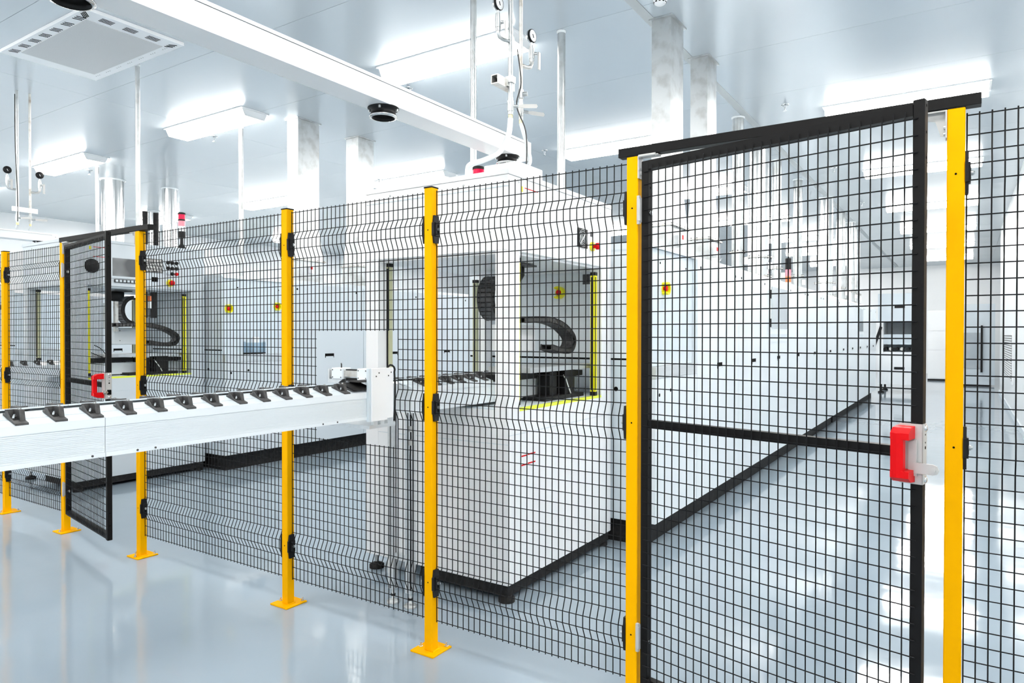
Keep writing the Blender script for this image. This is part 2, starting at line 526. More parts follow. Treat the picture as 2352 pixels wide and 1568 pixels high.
# ================================================================ CONVEYOR
SL = 0.30          # slope of the conveyor's deck edges
def holder_mesh():
    b = MB()
    def sl(x, dz): return -x * SL + dz
    b.prism([(-.086, sl(-.086, 0)), (-.002, sl(-.002, 0)), (-.002, sl(-.002, .006)), (-.086, sl(-.086, .006))], -.017, .017, 'Y')   # foot on the slope
    b.prism([(-.072, sl(-.072, .004)), (-.066, sl(-.066, .004)), (-.066, .043), (-.072, .043)], -.017, .017, 'Y')                    # back wall
    b.prism([(-.066, sl(-.066, .004)), (-.022, sl(-.022, .004)), (-.030, .043), (-.066, .043)], .003, .017, 'Y')                     # side post
    b.prism([(-.066, sl(-.066, .004)), (-.036, sl(-.036, .004)), (-.066, .040)], -.017, -.013, 'Y')                                  # gusset
    return b.mesh('product_holder', 'grey_plastic')
HOLD = holder_mesh()
HPAD = MB().prism([(-.060, .023), (-.026, .013), (-.026, .0145), (-.060, .0245)], -.012, .001, 'Y').mesh('holder_pad', 'rubber')
HNUT = MB().cyl((-.040, -.006, .017), (-.037, -.006, .026), .0055, n=6).cyl((-.042, -.006, .012), (-.036, -.006, .030), .003, n=8).mesh('holder_nut', 'chrome')
HPIN = MB().cyl((-.045, .010, .043), (-.045, .010, .048), .0045, n=10).mesh('holder_pin', 'chrome')
def add_holder(t, x, y, z, flip=False):
    h = link('product_holder', HOLD, t, (x, y, z))
    if flip: h.rotation_euler = (0, 0, PI); h.scale = (1, 1, .72)
    for n_, me in (('holder_pad', HPAD), ('holder_nut', HNUT), ('holder_pin', HPIN)): link(n_, me, h)

def conveyor(label, xr, wid, segs, zt, zb, holders, ribs=True, group=None):
    """rails along Y; xr = right face"""
    y0 = segs[0][0]
    t = thing('conveyor', label, 'conveyor', (xr, y0, zb))
    for a, b_ in segs:
        a_, c_ = max(a - y0 + .0008, .0042), min(b_ - y0 - .0008, segs[-1][1] - y0 - .0042)
        h = zt - zb
        m_ = MB()
        m_.box(-.020, 0, a_, c_, h - .026, h)                    # upper flange
        m_.box(-.022, .002, a_, c_, 0, .014)                     # lower flange
        m_.box(-.018, -.003, a_, c_, .014, h - .026)
        s_ = m_.build('side_panel', 'cool', t)
        if ribs:
            k = 16
            rb = MB()
            for i in range(k):
                z = .0165 + i * (h - .044) / (k - 1)
                rb.box(-.004, -.0012, a_, c_, z, z + .0032)
            rb.build('side_ribs', 'cool', s_)
        MB().box(-wid, -wid + .020, a_, c_, 0, h).build('side_panel', 'cool', t)
        def strip(x0, x1, th=.005):
            z0_, z1_ = h + min(-x0, wid + x0) * SL, h + min(-x1, wid + x1) * SL
            return [(x0, z0_ - th), (x1, z1_ - th), (x1, z1_), (x0, z0_)]
        for x0, x1 in ((-.047, -.001), (-.098, -.050), (-wid + .050, -wid + .098), (-wid + .001, -wid + .047)):
            MB().prism(strip(min(x0, x1), max(x0, x1)), a_, c_, 'Y').build('deck', 'pale', t)
        MB().box(-wid + .099, -.099, a_, c_, h + .012, h + .018).build('belt', 'alu', t)
        MB().box(-wid + .02, -.03, a_, c_, .002, .006).build('underside', 'pale', t)
    L_ = segs[-1][1] - y0
    h = zt - zb
    for q in (0, L_ - .004):
        MB().prism([(-wid, .001), (0, .001), (0, h - .002), (-.099, h + .020), (-wid + .099, h + .020), (-wid, h - .002)], q, q + .004, 'Y').build('end_plate', 'cool', t)
    for y in holders:
        add_holder(t, 0, y - y0, zt - zb + .0005)
        add_holder(t, -wid, y - y0, zt - zb + .0005, True)
    for y in (segs[0][1] - .04, segs[0][1] + .10, segs[0][1] + .16, segs[-1][1] - .30, segs[-1][1] - .22):
        if y0 < y < segs[-1][1]:
            MB().cyl((.001, y - y0, .0075), (.004, y - y0, .0075), .0035, n=10).build('flange_screw', 'grey_plastic', t)
    return t
CXR, CZT, CZB = -2.268, 1.173, 1.050
conveyor('white ribbed conveyor running toward the mesh cut-out, lined with black holders', CXR, .34,
         [(-0.35, 1.118), (1.118, 2.300)], CZT, CZB, [0.889 + .1045 * k for k in range(-8, 13)])
conveyor('white conveyor section inside the loader machine with yellow light curtains, black holders on top', CXR, .34,
         [(2.560, 4.30)], CZT, CZB, [2.68 + .1045 * k for k in range(0, 15)], ribs=False)
conveyor('white conveyor section through the loader with monitor screen, seen beyond the half-open gate', -6.94, .34,
         [(2.47, 4.30)], 1.155, 1.045, [2.537 + .107 * k for k in range(0, 16)], ribs=False)

# stop unit at the conveyor's end by the fence
t = thing('transfer_unit', 'white upright plate with black cable at the end of the ribbed conveyor', 'machine unit', (-2.25, 2.33, 1.02))
B(-.004, .004, -.062, .078, .020, .262, ch=.002).build('front_plate', 'white', t)
B(-.018, -.004, -.074, -.060, .020, .262).build('side_flange', 'pale', t)
B(-.40, .006, -.080, .090, -.012, .004).build('base_plate', 'alu', t)
for y in (-.035, .045):
    for z in (.225, .240):
        MB().cyl((.004, y + (z - .225) * 1.2, z), (.0055, y + (z - .225) * 1.2, z), .0034, n=10).build('plate_hole', 'grey_plastic', t)
B(-.010, .008, -.055, -.030, .004, .022).build('block', 'alu', t)
B(-.010, .008, -.010, .012, .004, .022).build('block', 'alu', t)
B(-.010, .010, .035, .070, .004, .030).build('block', 'alu', t)
MB().tube([(.000, .040, .262)] + [(0, .060 + .032 * math.sin(a), .262 + .024 * math.cos(a) - .012) for a in (0, .5, 1.0, 1.5, 2.0)] + [(0, .094, .18), (0, .092, .08), (0, .088, .01)], .0045, 8).build('cable', 'rubber', t)
# clamp mechanism across the belt
cy = .070
B(-.408, -.398, cy - .022, cy + .022, .190, .245).build('clamp_end', 'alu', t)
for x0, x1 in ((-.375, -.297), (-.198, -.128)):
    cb = B(x0, x1, cy - .030, cy + .030, .196, .252, ch=.003).build('clamp_body', 'cool', t)
    for xx in (x0 + .010, x1 - .010):
        for z in (.206, .242):
            MB().cyl((xx, cy - .0315, z), (xx, cy - .030, z), .0032, n=8).build('body_screw', 'grey_plastic', cb)
B(-.398, -.375, cy - .012, cy + .012, .205, .240).build('clamp_rod', 'stain', t)
B(-.297, -.198, cy - .020, cy + .020, .210, .240).build('clamp_cylinder', 'stain', t)
B(-.290, -.205, cy - .014, cy + .014, .240, .246).build('clamp_cover', 'plastic', t)
B(-.290, -.215, cy - .012, cy + .012, .190, .203).build('clamp_foot', 'plastic', t)
B(-.128, -.012, cy - .018, cy + .018, .212, .246).build('clamp_arm', 'cool', t)
MB().prism([(-.395, .196), (-.300, .196), (-.330, .178), (-.405, .178)], cy - .028, cy + .028, 'Y').build('clamp_wedge', 'alu', t)
MB().prism([(-.255, .190), (-.240, .190), (-.225, .168), (-.240, .168)], cy - .010, cy + .010, 'Y').build('clamp_link', 'plastic', t)
B(-.405, -.130, cy - .040, cy + .035, .160, .168).build('clamp_jaw', 'rubber', t)
B(-.200, -.128, cy - .045, cy + .020, .168, .196).build('clamp_block', 'cool', t)
MB().tube([(-.335, cy, .252), (-.335, cy, .266), (-.330, cy - .006, .272), (-.322, cy - .012, .268)], .0035, 8).build('air_fitting', 'grey_plastic', t)
MB().prism([(-.115, -.10), (-.018, -.125), (-.018, .05), (-.115, .05)], .200, .204, 'Z').build('rubber_flap', 'rubber', t)
MB().prism([(-.112, .192), (-.022, .165), (-.022, .171), (-.112, .198)], -.150, -.034, 'Y').build('belt_guard', 'rubber', t)
# legs of the conveyor
def conveyor_stand(label, y):
    t = thing('conveyor_stand', label, 'stand', (-2.50, y, 0))
    for x in (-.063, .060):
        lg = B(x - .020, x + .020, -.02, .02, .075, 1.035).build('leg', 'alu', t)
        for dx in (-.004, ):
            B(x - .003, x + .003, -.0215, -.019, .080, 1.03).build('leg_groove', 'grey_plastic', lg)
            B(x + .019, x + .0215, -.003, .003, .080, 1.03).build('leg_groove', 'grey_plastic', lg)
        f = MB().lathe((x, 0, 0), (0, 0, 1), [(.034, 0), (.034, .010), (.016, .018), (.007, .024), (.007, .075)], 18)
        f.build('foot', 'steel', t)
        MB().cyl((x, 0, .036), (x, 0, .046), .013, n=6).build('foot_nut', 'rubber', t)
    B(-.043, .040, -.012, .012, .24, .27).build('cross_bar', 'alu', t)
    B(-.13, .12, -.03, .03, 1.030, 1.048).build('top_plate', 'alu', t)
    MB().tube([(.088, -.03, 1.02), (.092, -.032, .9), (.086, -.03, .80), (.090, -.03, .45), (.088, -.03, .10)], .004, 8).build('cable', 'rubber', t)
    for z in (.93, .86):
        B(.080, .098, -.040, -.020, z, z + .030).build('cable_plug', 'putty', t)
conveyor_stand('slim aluminium stand with round feet under the conveyor, right behind the fence', 2.745)
conveyor_stand('slim aluminium stand under the open end of the ribbed conveyor, outside the fence', 0.05)

# ================================================================ small parts shared by machines
def estop(parent, x, y, z, face, s=1.0):
    """emergency stop: C-shaped yellow guard round a red mushroom; face = outward axis '+X' or '-Y'"""
    t = bpy.data.objects.new('emergency_stop', None)
    r0, r1, d = .036 * s, .026 * s, .034 * s
    pts_o = [(r0 * math.cos(a), r0 * math.sin(a)) for a in [R(230) + i * R(260) / 18 for i in range(19)]]
    m_ = MB()
    n = len(pts_o)
    vs = []
    for (ya, za) in pts_o:
        for rr, h in ((1, 0), (1, d), (r1 / r0, d), (r1 / r0, 0)):
            vs.append((h, ya * rr, za * rr) if face == '+X' else (ya * rr, -h, za * rr))
    fs = []
    for i in range(n - 1):
        for k in range(4):
            fs.append((i * 4 + k, i * 4 + (k + 1) % 4, i * 4 + 4 + (k + 1) % 4, i * 4 + 4 + k))
    fs += [(0, 1, 2, 3), ((n - 1) * 4 + 3, (n - 1) * 4 + 2, (n - 1) * 4 + 1, (n - 1) * 4)]
    m_.add(vs, fs)
    ax = (1, 0, 0) if face == '+X' else (0, -1, 0)
    m_.lathe((0, 0, 0), ax, [(.03 * s, 0), (.03 * s, .004 * s), (0, .004 * s)], 18)
    g = m_.build('emergency_stop', 'hazard', parent, (x, y, z))
    lab(g, 'yellow guard of an emergency stop')
    MB().lathe((0, 0, 0), ax, [(.010 * s, 0.004 * s), (.010 * s, .014 * s), (.016 * s, .016 * s), (.016 * s, .022 * s), (.011 * s, .026 * s), (0, .026 * s)], 18).build('stop_button', 'red', g)
    return g

def screw(parent, p, face, r=.006, mat='hole'):
    ax = (1, 0, 0) if face == '+X' else (0, -1, 0)
    MB().lathe(p, ax, [(r, -.001), (r, .002), (r * .5, .003), (0, .003)], 10).build('screw', mat, parent)

def mfoot(parent, x, y, h, r=.045):
    MB().lathe((x, y, 0), (0, 0, 1), [(r, 0), (r, .022), (r * .55, .032), (.012, .036), (.012, h)], 20).build('levelling_foot', 'rubber', parent)
    MB().cyl((x, y, .040), (x, y, h + .004), .013, n=10).build('foot_bolt', 'steel', parent)

def curtain(parent, x, y, z0, z1, face, mat='hazard'):
    """light curtain: slim yellow bar with dark window strip and black end caps"""
    d, wd = .028, .034
    c = B(x - wd / 2, x + wd / 2, y - d / 2, y + d / 2, z0, z1).build('light_curtain', mat, parent)
    lab(c, 'yellow light curtain bar')
    if face == '-Y': B(x - .007, x + .007, y - d / 2 - .002, y - d / 2, z0 + .01, z1 - .01).build('lens_strip', 'plastic', c)
    if face == '+X':
        B(x + wd / 2, x + wd / 2 + .002, y - .012, y - .003, z0 + .01, z1 - .01).build('lens_strip', 'plastic', c)
        B(x - wd * .36, x + wd * .10, y - d / 2 - .002, y - d / 2, z0 + .01, z1 - .01).build('lens_strip', 'plastic', c)
    for a, b_ in ((z0 - .025, z0), (z1, z1 + .022)):
        B(x - wd / 2 - .002, x + wd / 2 + .002, y - d / 2 - .002, y + d / 2 + .002, a, b_).build('end_cap', 'plastic', c)
    return c

def chain(parent, path, w0, w1, name='cable_chain'):
    """drag chain: plate links along a path in the YZ plane, spanning x w0..w1"""
    out = MB()
    pts = [Vector((0, a, b)) for a, b in path]
    for i in range(len(pts) - 1):
        p, q = pts[i], pts[i + 1]
        d = (q - p)
        L = d.length
        d.normalize()
        n = Vector((0, -d.z, d.y))
        for a, b_ in ((w0, w0 + .008), (w1 - .008, w1)):
            vs = []
            for X in (a, b_):
                for u, v in ((-.004, -.020), (L + .002, -.020), (L + .002, .020), (-.004, .020)):
                    k = p + d * u + n * v
                    vs.append((X, k.y, k.z))
            out.add(vs, [(0, 1, 2, 3), (7, 6, 5, 4), (0, 4, 5, 1), (1, 5, 6, 2), (2, 6, 7, 3), (3, 7, 4, 0)])
        for v in (-.018, .014):
            vs = []
            for X in (w0, w1):
                for u, dv in ((L * .06, 0), (L * .94, 0), (L * .94, .004), (L * .06, .004)):
                    k = p + d * u + n * (v + dv)
                    vs.append((X, k.y, k.z))
            out.add(vs, [(0, 1, 2, 3), (7, 6, 5, 4), (0, 4, 5, 1), (1, 5, 6, 2), (2, 6, 7, 3), (3, 7, 4, 0)])
    return lab(out.build(name, 'grey_plastic', parent), 'dark grey cable drag chain')

def smooth_path(pts, n=5):
    out = []
    P_ = [pts[0]] + pts + [pts[-1]]
    for i in range(1, len(P_) - 2):
        for k in range(n):
            t_ = k / n
            a, b_, c_, d_ = P_[i - 1], P_[i], P_[i + 1], P_[i + 2]
            out.append(tuple(0.5 * ((2 * b_[j]) + (-a[j] + c_[j]) * t_ + (2 * a[j] - 5 * b_[j] + 4 * c_[j] - d_[j]) * t_ ** 2 + (-a[j] + 3 * b_[j] - 3 * c_[j] + d_[j]) * t_ ** 3) for j in range(len(b_))))
    out.append(tuple(pts[-1]))
    return out

# ================================================================ LOADER MACHINES
def loader(label, ox, kind):
    """local frame: x = 0 at the right (+X) face, y = 0 at the front (-Y) face"""
    t = thing('loader_machine', label, 'machine', (ox, 3.06, 0))
    W_, D_ = 1.05, 1.27
    WH = 'white' if kind == 1 else 'cool_dim'
    # lower cabinet
    kick = MB().box(-.620, -.010, .012, D_ - .012, .030, .092).box(-W_ + .112, -.620, .60, D_ - .012, .030, .092)
    kick.build('plinth', 'rubber', t)
    B(-W_ + .101, -.002, .002, D_ - .001, .092, 1.028).box(-W_ + .001, -W_ + .101, .076, D_ - .101, .092, 1.028).build('base_core', 'pale', t)
    g = .002
    B(-.0019, 0, .001, D_, .094, .893).build('side_panel', WH, t)
    B(-.0019, 0, .001, D_, .897, 1.030).build('side_panel', WH, t)
    B(-W_ + .102, -.001, 0, .0018, .094, .845).build('front_panel', WH, t)
    B(-W_ + .102, -.001, 0, .0018, .849, 1.030).build('front_panel', WH, t)
    # columns
    for nm, x0, x1, y0, y1 in (('column', -.085, -.0005, .0005, .110), ('column', -W_, -W_ + .100, 0.0005, .075), ('column', -.085, -.0005, D_ - .150, D_ - .001), ('column', -W_, -W_ + .06, D_ - .10, D_ - .001)):
        B(x0, x1, y0, y1, 1.030 if x0 > -.5 or y0 > .5 else .094, 1.886).build('column', WH, t)
    # hood
    hood = B(-W_, 0, 0, D_, 1.886, 2.290, ch=.004).build('hood', WH, t)
    B(-W_ + .02, -.02, .02, D_ - .02, 1.872, 1.886).build('hood_liner', WH, t)
    B(-W_ - .004, .004, -.004, D_ + .004, 2.290, 2.316).build('hood_rim', WH, t)
    B(-W_, .003, -.003, 0, 2.225, 2.230).build('hood_seam', 'pale', t)
    for p in ((-.30, -.0, 2.262), (-.85, 0, 2.262), (-.60, 0, 1.93), (-.12, 0, 1.99)):
        screw(t, p, '-Y', .007, 'steel')
    for p in ((0, .10, 2.262), (0, 1.10, 2.24), (0, .12, 1.93)):
        screw(t, p, '+X', .007, 'steel')
    # table inside with yellow tape on the sill
    B(-W_ + .02, -.02, .02, D_ - .02, 1.0285, 1.0330).build('deck', 'pale', t)
    B(-.030, -.0005, .11, D_ - .15, 1.0302, 1.0335).build('sill_tape', 'tape', t)
    B(-.0002, .0006, .11, D_ - .15, 1.018, 1.0300).build('sill_tape', 'tape', t)
    # light curtains
    curtain(t, -.030, .120, 1.075, 1.835, '-Y')
    curtain(t, -.025, D_ - .215, 1.060, 1.825, '+X')
    curtain(t, -W_ + .106, .090, 1.20, 1.850, '-Y', 'pale_bar')
    curtain(t, -W_ + .060, D_ - .215, 1.15, 1.815, '-Y', 'pale_bar')
    # feet
    mfoot(t, -.03, .03, .095)
    mfoot(t, -.05, D_ - .05, .095)
    mfoot(t, -W_ + .05, .04, .095)
    mfoot(t, -W_ + .05, D_ - .05, .095)
    # handling gear inside
    gear = B(-.46, -.32, .50, .80, 1.33, 1.50, ch=.006).build('carriage', WH, t)
    screw(gear, (-.32, .56, 1.47), '+X', .004)
    screw(gear, (-.32, .56, 1.37), '+X', .004)
    B(-.34, -.05, .30, D_ - .16, 1.215, 1.245).build('guide_rail', 'steel', t)
    B(-.36, -.20, .20, .62, 1.165, 1.205).build('tool_bar', 'plastic', t)
    B(-.30, -.12, .86, 1.08, 1.165, 1.200).build('tool_bar', 'plastic', t)
    for y in (.66, .74, .92, 1.00):
        B(-.22, -.16, y, y + .035, 1.185, 1.222).build('gripper', 'chrome', t)
    B(-.21, -.13, .66, .75, 1.050, 1.20).build('motor', 'plastic', t)
    B(-.22, -.10, .80, .93, 1.050, 1.215).build('motor', 'plastic', t)
    B(-.24, -.08, .52, 1.02, 1.033, 1.058).build('motor_rail', 'plastic', t)
    MB().tube([(-.10, .78, 1.18), (-.09, .80, 1.15), (-.095, .84, 1.10), (-.09, .86, 1.06)], .004, 6).build('cable', 'hose', t)
    MB().tube(smooth_path([(-.16, .24, 1.33), (-.13, .28, 1.30), (-.15, .33, 1.25), (-.14, .30, 1.22), (-.18, .22, 1.26)]), .004, 6).build('cable', 'plastic', t)
    chain(t, smooth_path([(.46, 1.525), (.62, 1.53), (.78, 1.528), (.94, 1.495), (1.06, 1.435), (1.085, 1.385), (1.04, 1.335), (.92, 1.332), (.78, 1.355)], 5), -.27, -.18)
    # half-round chain loop at the back left
    chain(t, [(.86 + .115 * math.cos(a), 1.685 + .135 * math.sin(a)) for a in [PI * .5 + i * PI / 14 for i in range(15)]], -.74, -.62)
    MB().lathe((-.31, .52, 1.80), (0, 0, 1), [(0, -.045), (.05, -.035), (.07, 0), (.07, .05), (.02, .06)], 18).build('camera_dome', 'plastic', t)
    B(-.36, -.20, .46, .62, 1.855, 1.865).build('dome_plate', 'grey_plastic', t)
    B(-.33, -.29, .50, .53, 1.46, 1.76).build('camera_mast', 'stain', t)
    B(-.36, -.30, .42, .47, 1.50, 1.74).build('camera_mast', 'steel', t)
    # block on the roof
    if kind == 1:
        B(-.27, -.04, .15, .42, 2.316, 2.395, ch=.004).build('roof_box', WH, t)
        # fan grille near the rear of the side face
        fg = B(0, .006, .775, .905, 1.985, 2.105).build('fan_grille', 'plastic', t)
        for k in range(1, 6):
            MB().tube([(.008, .840 + .0108 * k * math.cos(a), 2.045 + .0108 * k * math.sin(a)) for a in [i * PI / 12 for i in range(25)]], .0016, 5).build('grille_ring', 'steel', fg)
        for a in (PI / 4, 3 * PI / 4):
            MB().cyl((.009, .84 - .056 * math.cos(a), 2.045 - .056 * math.sin(a)), (.009, .84 + .056 * math.cos(a), 2.045 + .056 * math.sin(a)), .0016, n=6).build('grille_ring', 'steel', fg)
        B(0, .004, .955, .985, 2.07, 2.10).build('switch_plate', 'grey_plastic', t)
        eb = MB().cyl((0, .975, 2.006), (.012, .975, 2.006), .030, n=18).build('emergency_stop', 'hazard', t)
        MB().lathe((.012, .975, 2.006), (1, 0, 0), [(.012, 0), (.012, .02), (.022, .022), (.022, .038), (.012, .044), (0, .044)], 18).build('stop_button', 'red', eb)
    else:
        # monitor window, key row, button panel
        mo = B(0, .010, .30, .62, 1.965, 2.185).build('monitor_frame', WH, t)
        B(.010, .012, .325, .60, 1.985, 2.155).build('monitor_glass', 'screen', mo)
        kr = B(.010, .014, .34, .60, 1.925, 1.955).build('key_row', 'plastic', t)
        for k in range(7):
            B(.014, .018, .350 + k * .036, .374 + k * .036, 1.930, 1.950).build('key', WH, kr)
        pe = B(0, .008, .640, .815, 2.045, 2.180).build('control_panel', 'grey_plastic', t)
        for a in range(5):
            for b_ in range(4):
                B(.008, .011, .650 + a * .033, .674 + a * .033, 2.053 + b_ * .032, 2.077 + b_ * .032).build('panel_key', 'putty', pe)
        B(0, .006, .705, .765, 1.955, 2.000).build('display', 'hole', t)
        k = 0
        for a in range(3):
            for b_ in range(3):
                col = 'red' if (a, b_) == (2, 0) else (WH if (a, b_) == (0, 0) else 'plastic')
                MB().lathe((0, .870 + a * .045, 2.045 + b_ * .055), (1, 0, 0), [(.018, 0), (.018, .006), (.014, .008), (.014, .022), (0, .022)], 14).build('push_button', col, t)
        eb = MB().cyl((0, .890, 1.950), (.012, .890, 1.950), .036, n=18).build('emergency_stop', 'hazard', t)
        MB().lathe((.012, .890, 1.950), (1, 0, 0), [(.012, 0), (.012, .02), (.026, .022), (.026, .040), (.014, .046), (0, .046)], 18).build('stop_button', 'red', eb)
        MB().lathe((0, .145, 2.064), (1, 0, 0), [(.065, 0), (.065, .010), (.045, .026), (.015, .030), (0, .030)], 20).build('cooling_fan', 'plastic', t)
        # sensor lamps under the hood
        B(-.20, -.14, .70, .74, 1.60, 1.86).build('sensor_bar', 'plastic', t)
        B(-.20, -.14, .80, .84, 1.60, 1.86).build('sensor_bar', 'plastic', t)
        MB().cyl((-.16, .77, 1.77), (-.16, .77, 1.82), .024, n=14).build('sensor_lamp', 'orange', t)
        MB().cyl((-.16, .77, 1.69), (-.16, .77, 1.77), .022, n=14).build('sensor_lamp', 'hose', t)
    # stickers: yellow triangle and red lines, lower warning with two red lines
    B(0, .0008, .122, .140, 2.215, 2.245).build('sticker', 'hazard', t)
    B(0, .0008, .16, .30, 2.238, 2.243).build('sticker', 'red', t)
    if kind == 2: B(0, .0008, .16, .30, 2.150, 2.155).build('sticker', 'red', t)
    for z in (.765, .715):
        B(0, .0008, .130, .185, z, z + .008).build('sticker', 'red', t)
        B(0, .0008, .195, .275, z + .002, z + .010).build('sticker', 'red', t)
    return t
loader('white loader machine with yellow light curtains and cable chain, directly behind the fence', -2.030, 1)
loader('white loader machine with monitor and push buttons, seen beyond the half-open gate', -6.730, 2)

# ================================================================ PROCESS MACHINES
def process_machine(label, ox, edges, y0, y1, estops, door=None, ledge=True, width=1.55, detail=True, cool='cool'):
    """long cabinet; local x = 0 at the right (+X) face; y is world Y minus y0"""
    t = thing('process_machine', label, 'machine', (ox, y0, 0))
    D_ = y1 - y0
    B(-width + .1, -.090, .06, D_ - .03, 0.0, .170).build('plinth', 'rubber', t)
    B(-width, -.052, .002, D_, .170, 2.020).build('cabinet_core', 'pale', t)
    # roof with sloping front edge
    MB().prism([(-width, 2.020), (-.022, 2.020), (-.075, 2.060), (-width, 2.060)], .002, D_, 'Y').build('roof', cool, t)
    if ledge:
        e = edges[0]
        B(-.051, -.040, .002, e - y0 - .004, 1.222, 2.018).build('cover_panel', 'pale', t)
        B(-.051, .002, .002, e - y0 - .004, 1.142, 1.220).build('ledge', 'alu', t)
        B(-.051, 0, .002, e - y0 - .004, .172, 1.140).build('access_panel', cool, t)
        screw(t, (0, .28, 1.05), '+X', .012)
        screw(t, (0, .07, 1.03), '+X', .012)
        if detail:
            for p in ((-.040, .18, 1.93), (-.040, .70, 1.93)): screw(t, p, '+X', .008)
    for a, b_ in zip(edges[:-1], edges[1:]):
        pn = B(-.051, 0, a - y0 + .003, b_ - y0 - .003, .172, 2.018).build('access_panel', cool, t)
        c = (a + b_) / 2 - y0
        h = B(-.001, .0015, c - .07, c + .07, 1.155, 1.205).build('recessed_handle', 'hole', pn)
        B(.0012, .0030, c - .060, c + .060, 1.150, 1.172).build('handle_lip', cool, h)
        if detail:
            for q in (a - y0 + .08, b_ - y0 - .12):
                screw(pn, (0, q, 1.955), '+X', .012)
    if door:
        a, b_ = door[0] - y0, door[1] - y0
        d = B(0, .006, a - .10, b_ + .04, 1.36, 1.965).build('window_frame', cool, t)
        B(.006, .010, a, b_, 1.505, 1.945).build('window_pane', 'screen_pale', d)
        for z in (1.56, 1.86):
            B(.006, .022, a - .095, a - .060, z - .045, z + .045).build('hinge', 'plastic', d)
        B(.006, .009, a - .08, b_ + .02, 1.40, 1.445).build('nameplate', 'pale', d)
    # face toward the fence
    B(-width + .02, -.055, -.002, .002, 1.275, 2.005).build('front_panel', cool, t)
    B(-width + .02, -.055, -.002, .002, .180, 1.262).build('front_panel', 'pale', t)
    B(-width + .02, -.055, -.0015, .002, 1.262, 1.275).build('seam_strip', 'hole', t)
    screw(t, (-.285, -.002, 1.064), '-Y', .016)
    B(-.54, -.46, -.008, -.002, 1.79, 1.86).build('switch_plate', 'grey_plastic', t)
    for (k, a, b_, c_) in estops:
        estop(t, a - ox, b_ - y0, c_, k, 1.25)
    return t
M['screen_pale'] = vary(P('blue_grey_pane', (0.44, 0.50, 0.55), 0.12, 0, 0.6), (0.52, 0.58, 0.62), 2, 2)
E1 = [5.21, 6.375, 7.45, 8.50, 9.58, 10.74, 12.19]
process_machine('long white process machine with duct pipes, lining the aisle behind the aisle gate', -1.72, E1, 4.36, 12.19,
                [('+X', -1.762, 4.60, 1.757), ('-Y', -2.446, 4.358, 1.737)], door=(7.60, 8.40))
E2 = [12.26 + 1.12 * k for k in range(6)]
t = process_machine('white process machine further along the aisle, adjoining the long one behind the aisle gate', -1.72, E2, 12.26, E2[-1],
                [], door=(14.7, 15.4), ledge=False)
B(-.10, -.006, -.066, -.004, .18, 2.0).build('joint_strip', 'stain', t)
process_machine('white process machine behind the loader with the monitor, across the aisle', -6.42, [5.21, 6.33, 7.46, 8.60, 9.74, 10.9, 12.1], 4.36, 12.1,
                [('+X', -6.462, 4.42, 1.703), ('+X', -6.462, 5.03, 1.745)], cool='cool_dim')
process_machine('farthest white process machine, seen past the loader with the monitor', -11.3, [5.21, 6.33, 7.46, 8.60, 9.74, 10.9, 12.1], 4.36, 12.1, [], detail=False, cool='cool_dim')
# box with fire blanket on the second machine and black box under its ledge
t = thing('manual_box', 'clear document box hung on the pale cover of the machine across the aisle', 'box', (-6.46, 4.73, 1.226))
B(0.0005, .045, -.125, .125, 0, .012).build('box_floor', 'plastic', t)
B(0.0005, .006, -.125, .125, .012, .155).build('box_back', 'pale', t)
B(.040, .045, -.125, .125, .012, .12).build('box_front', 'pane', t)
for y in (-.125, .119): B(.006, .040, y, y + .006, .012, .13).build('box_side', 'pane', t)
B(.008, .030, -.02, .05, .014, .18).build('leaflet', 'white', t)

# ---------------------------------------------------------------- ducts and pipes above the machines
def rect_duct(label, x0, x1, y0, y1, zt):
    t = thing('exhaust_duct', label, 'duct', ((x0 + x1) / 2, (y0 + y1) / 2, zt))
    hx, hy = (x1 - x0) / 2, (y1 - y0) / 2
    H = ZC - zt
    zf = .62
    B(-hx, hx, -hy, hy, zf, H - .001).build('shaft', 'steel', t)
    # flare between the flanges
    a, b_ = (hx, hy), (hx * 1.35, hy * 1.25)
    vs = [(-a[0], -a[1], zf), (a[0], -a[1], zf), (a[0], a[1], zf), (-a[0], a[1], zf), (-b_[0], -b_[1], .26), (b_[0], -b_[1], .26), (b_[0], b_[1], .26), (-b_[0], b_[1], .26)]
    MB().add(vs, [(0, 1, 5, 4), (1, 2, 6, 5), (2, 3, 7, 6), (3, 0, 4, 7)]).build('flare', 'steel', t)
    fl = B(-b_[0] - .02, b_[0] + .02, -b_[1] - .02, b_[1] + .02, .248, .260).build('flange', 'stain', t)
    for s1 in (-1, 1):
        for k in range(5):
            MB().cyl((b_[0] + .008, (-1 + k * .5) * b_[1], .242), (b_[0] + .008, (-1 + k * .5) * b_[1], .268), .006, n=8).build('flange_bolt', 'grey_plastic', fl) if s1 > 0 else \
                MB().cyl(((-1 + k * .5) * b_[0], -b_[1] - .008, .242), ((-1 + k * .5) * b_[0], -b_[1] - .008, .268), .006, n=8).build('flange_bolt', 'grey_plastic', fl)
    B(-b_[0], b_[0], -b_[1], b_[1], .010, .248).build('damper_box', 'steel', t)
    B(-b_[0] - .02, b_[0] + .02, -b_[1] - .02, b_[1] + .02, 0.0, .010).build('flange', 'stain', t)
    dv = B(b_[0], b_[0] + .03, -.03, .03, .10, .19).build('damper_lever', 'white', t)
    B(b_[0] + .03, b_[0] + .034, -.028, .0, .15, .185).build('damper_tag', 'red', dv)
    B(-hx - .02, hx + .02, -hy - .02, hy + .02, H - .014, H - .0005).build('ceiling_collar', 'steel', t)
    return t
rect_duct('rectangular steel duct at the near end of the long aisle machine, first of the pair', -2.15, -1.99, 5.345, 5.64, 2.061)
rect_duct('rectangular steel duct of the long aisle machine, second behind the first', -2.15, -1.99, 6.29, 6.56, 2.061)
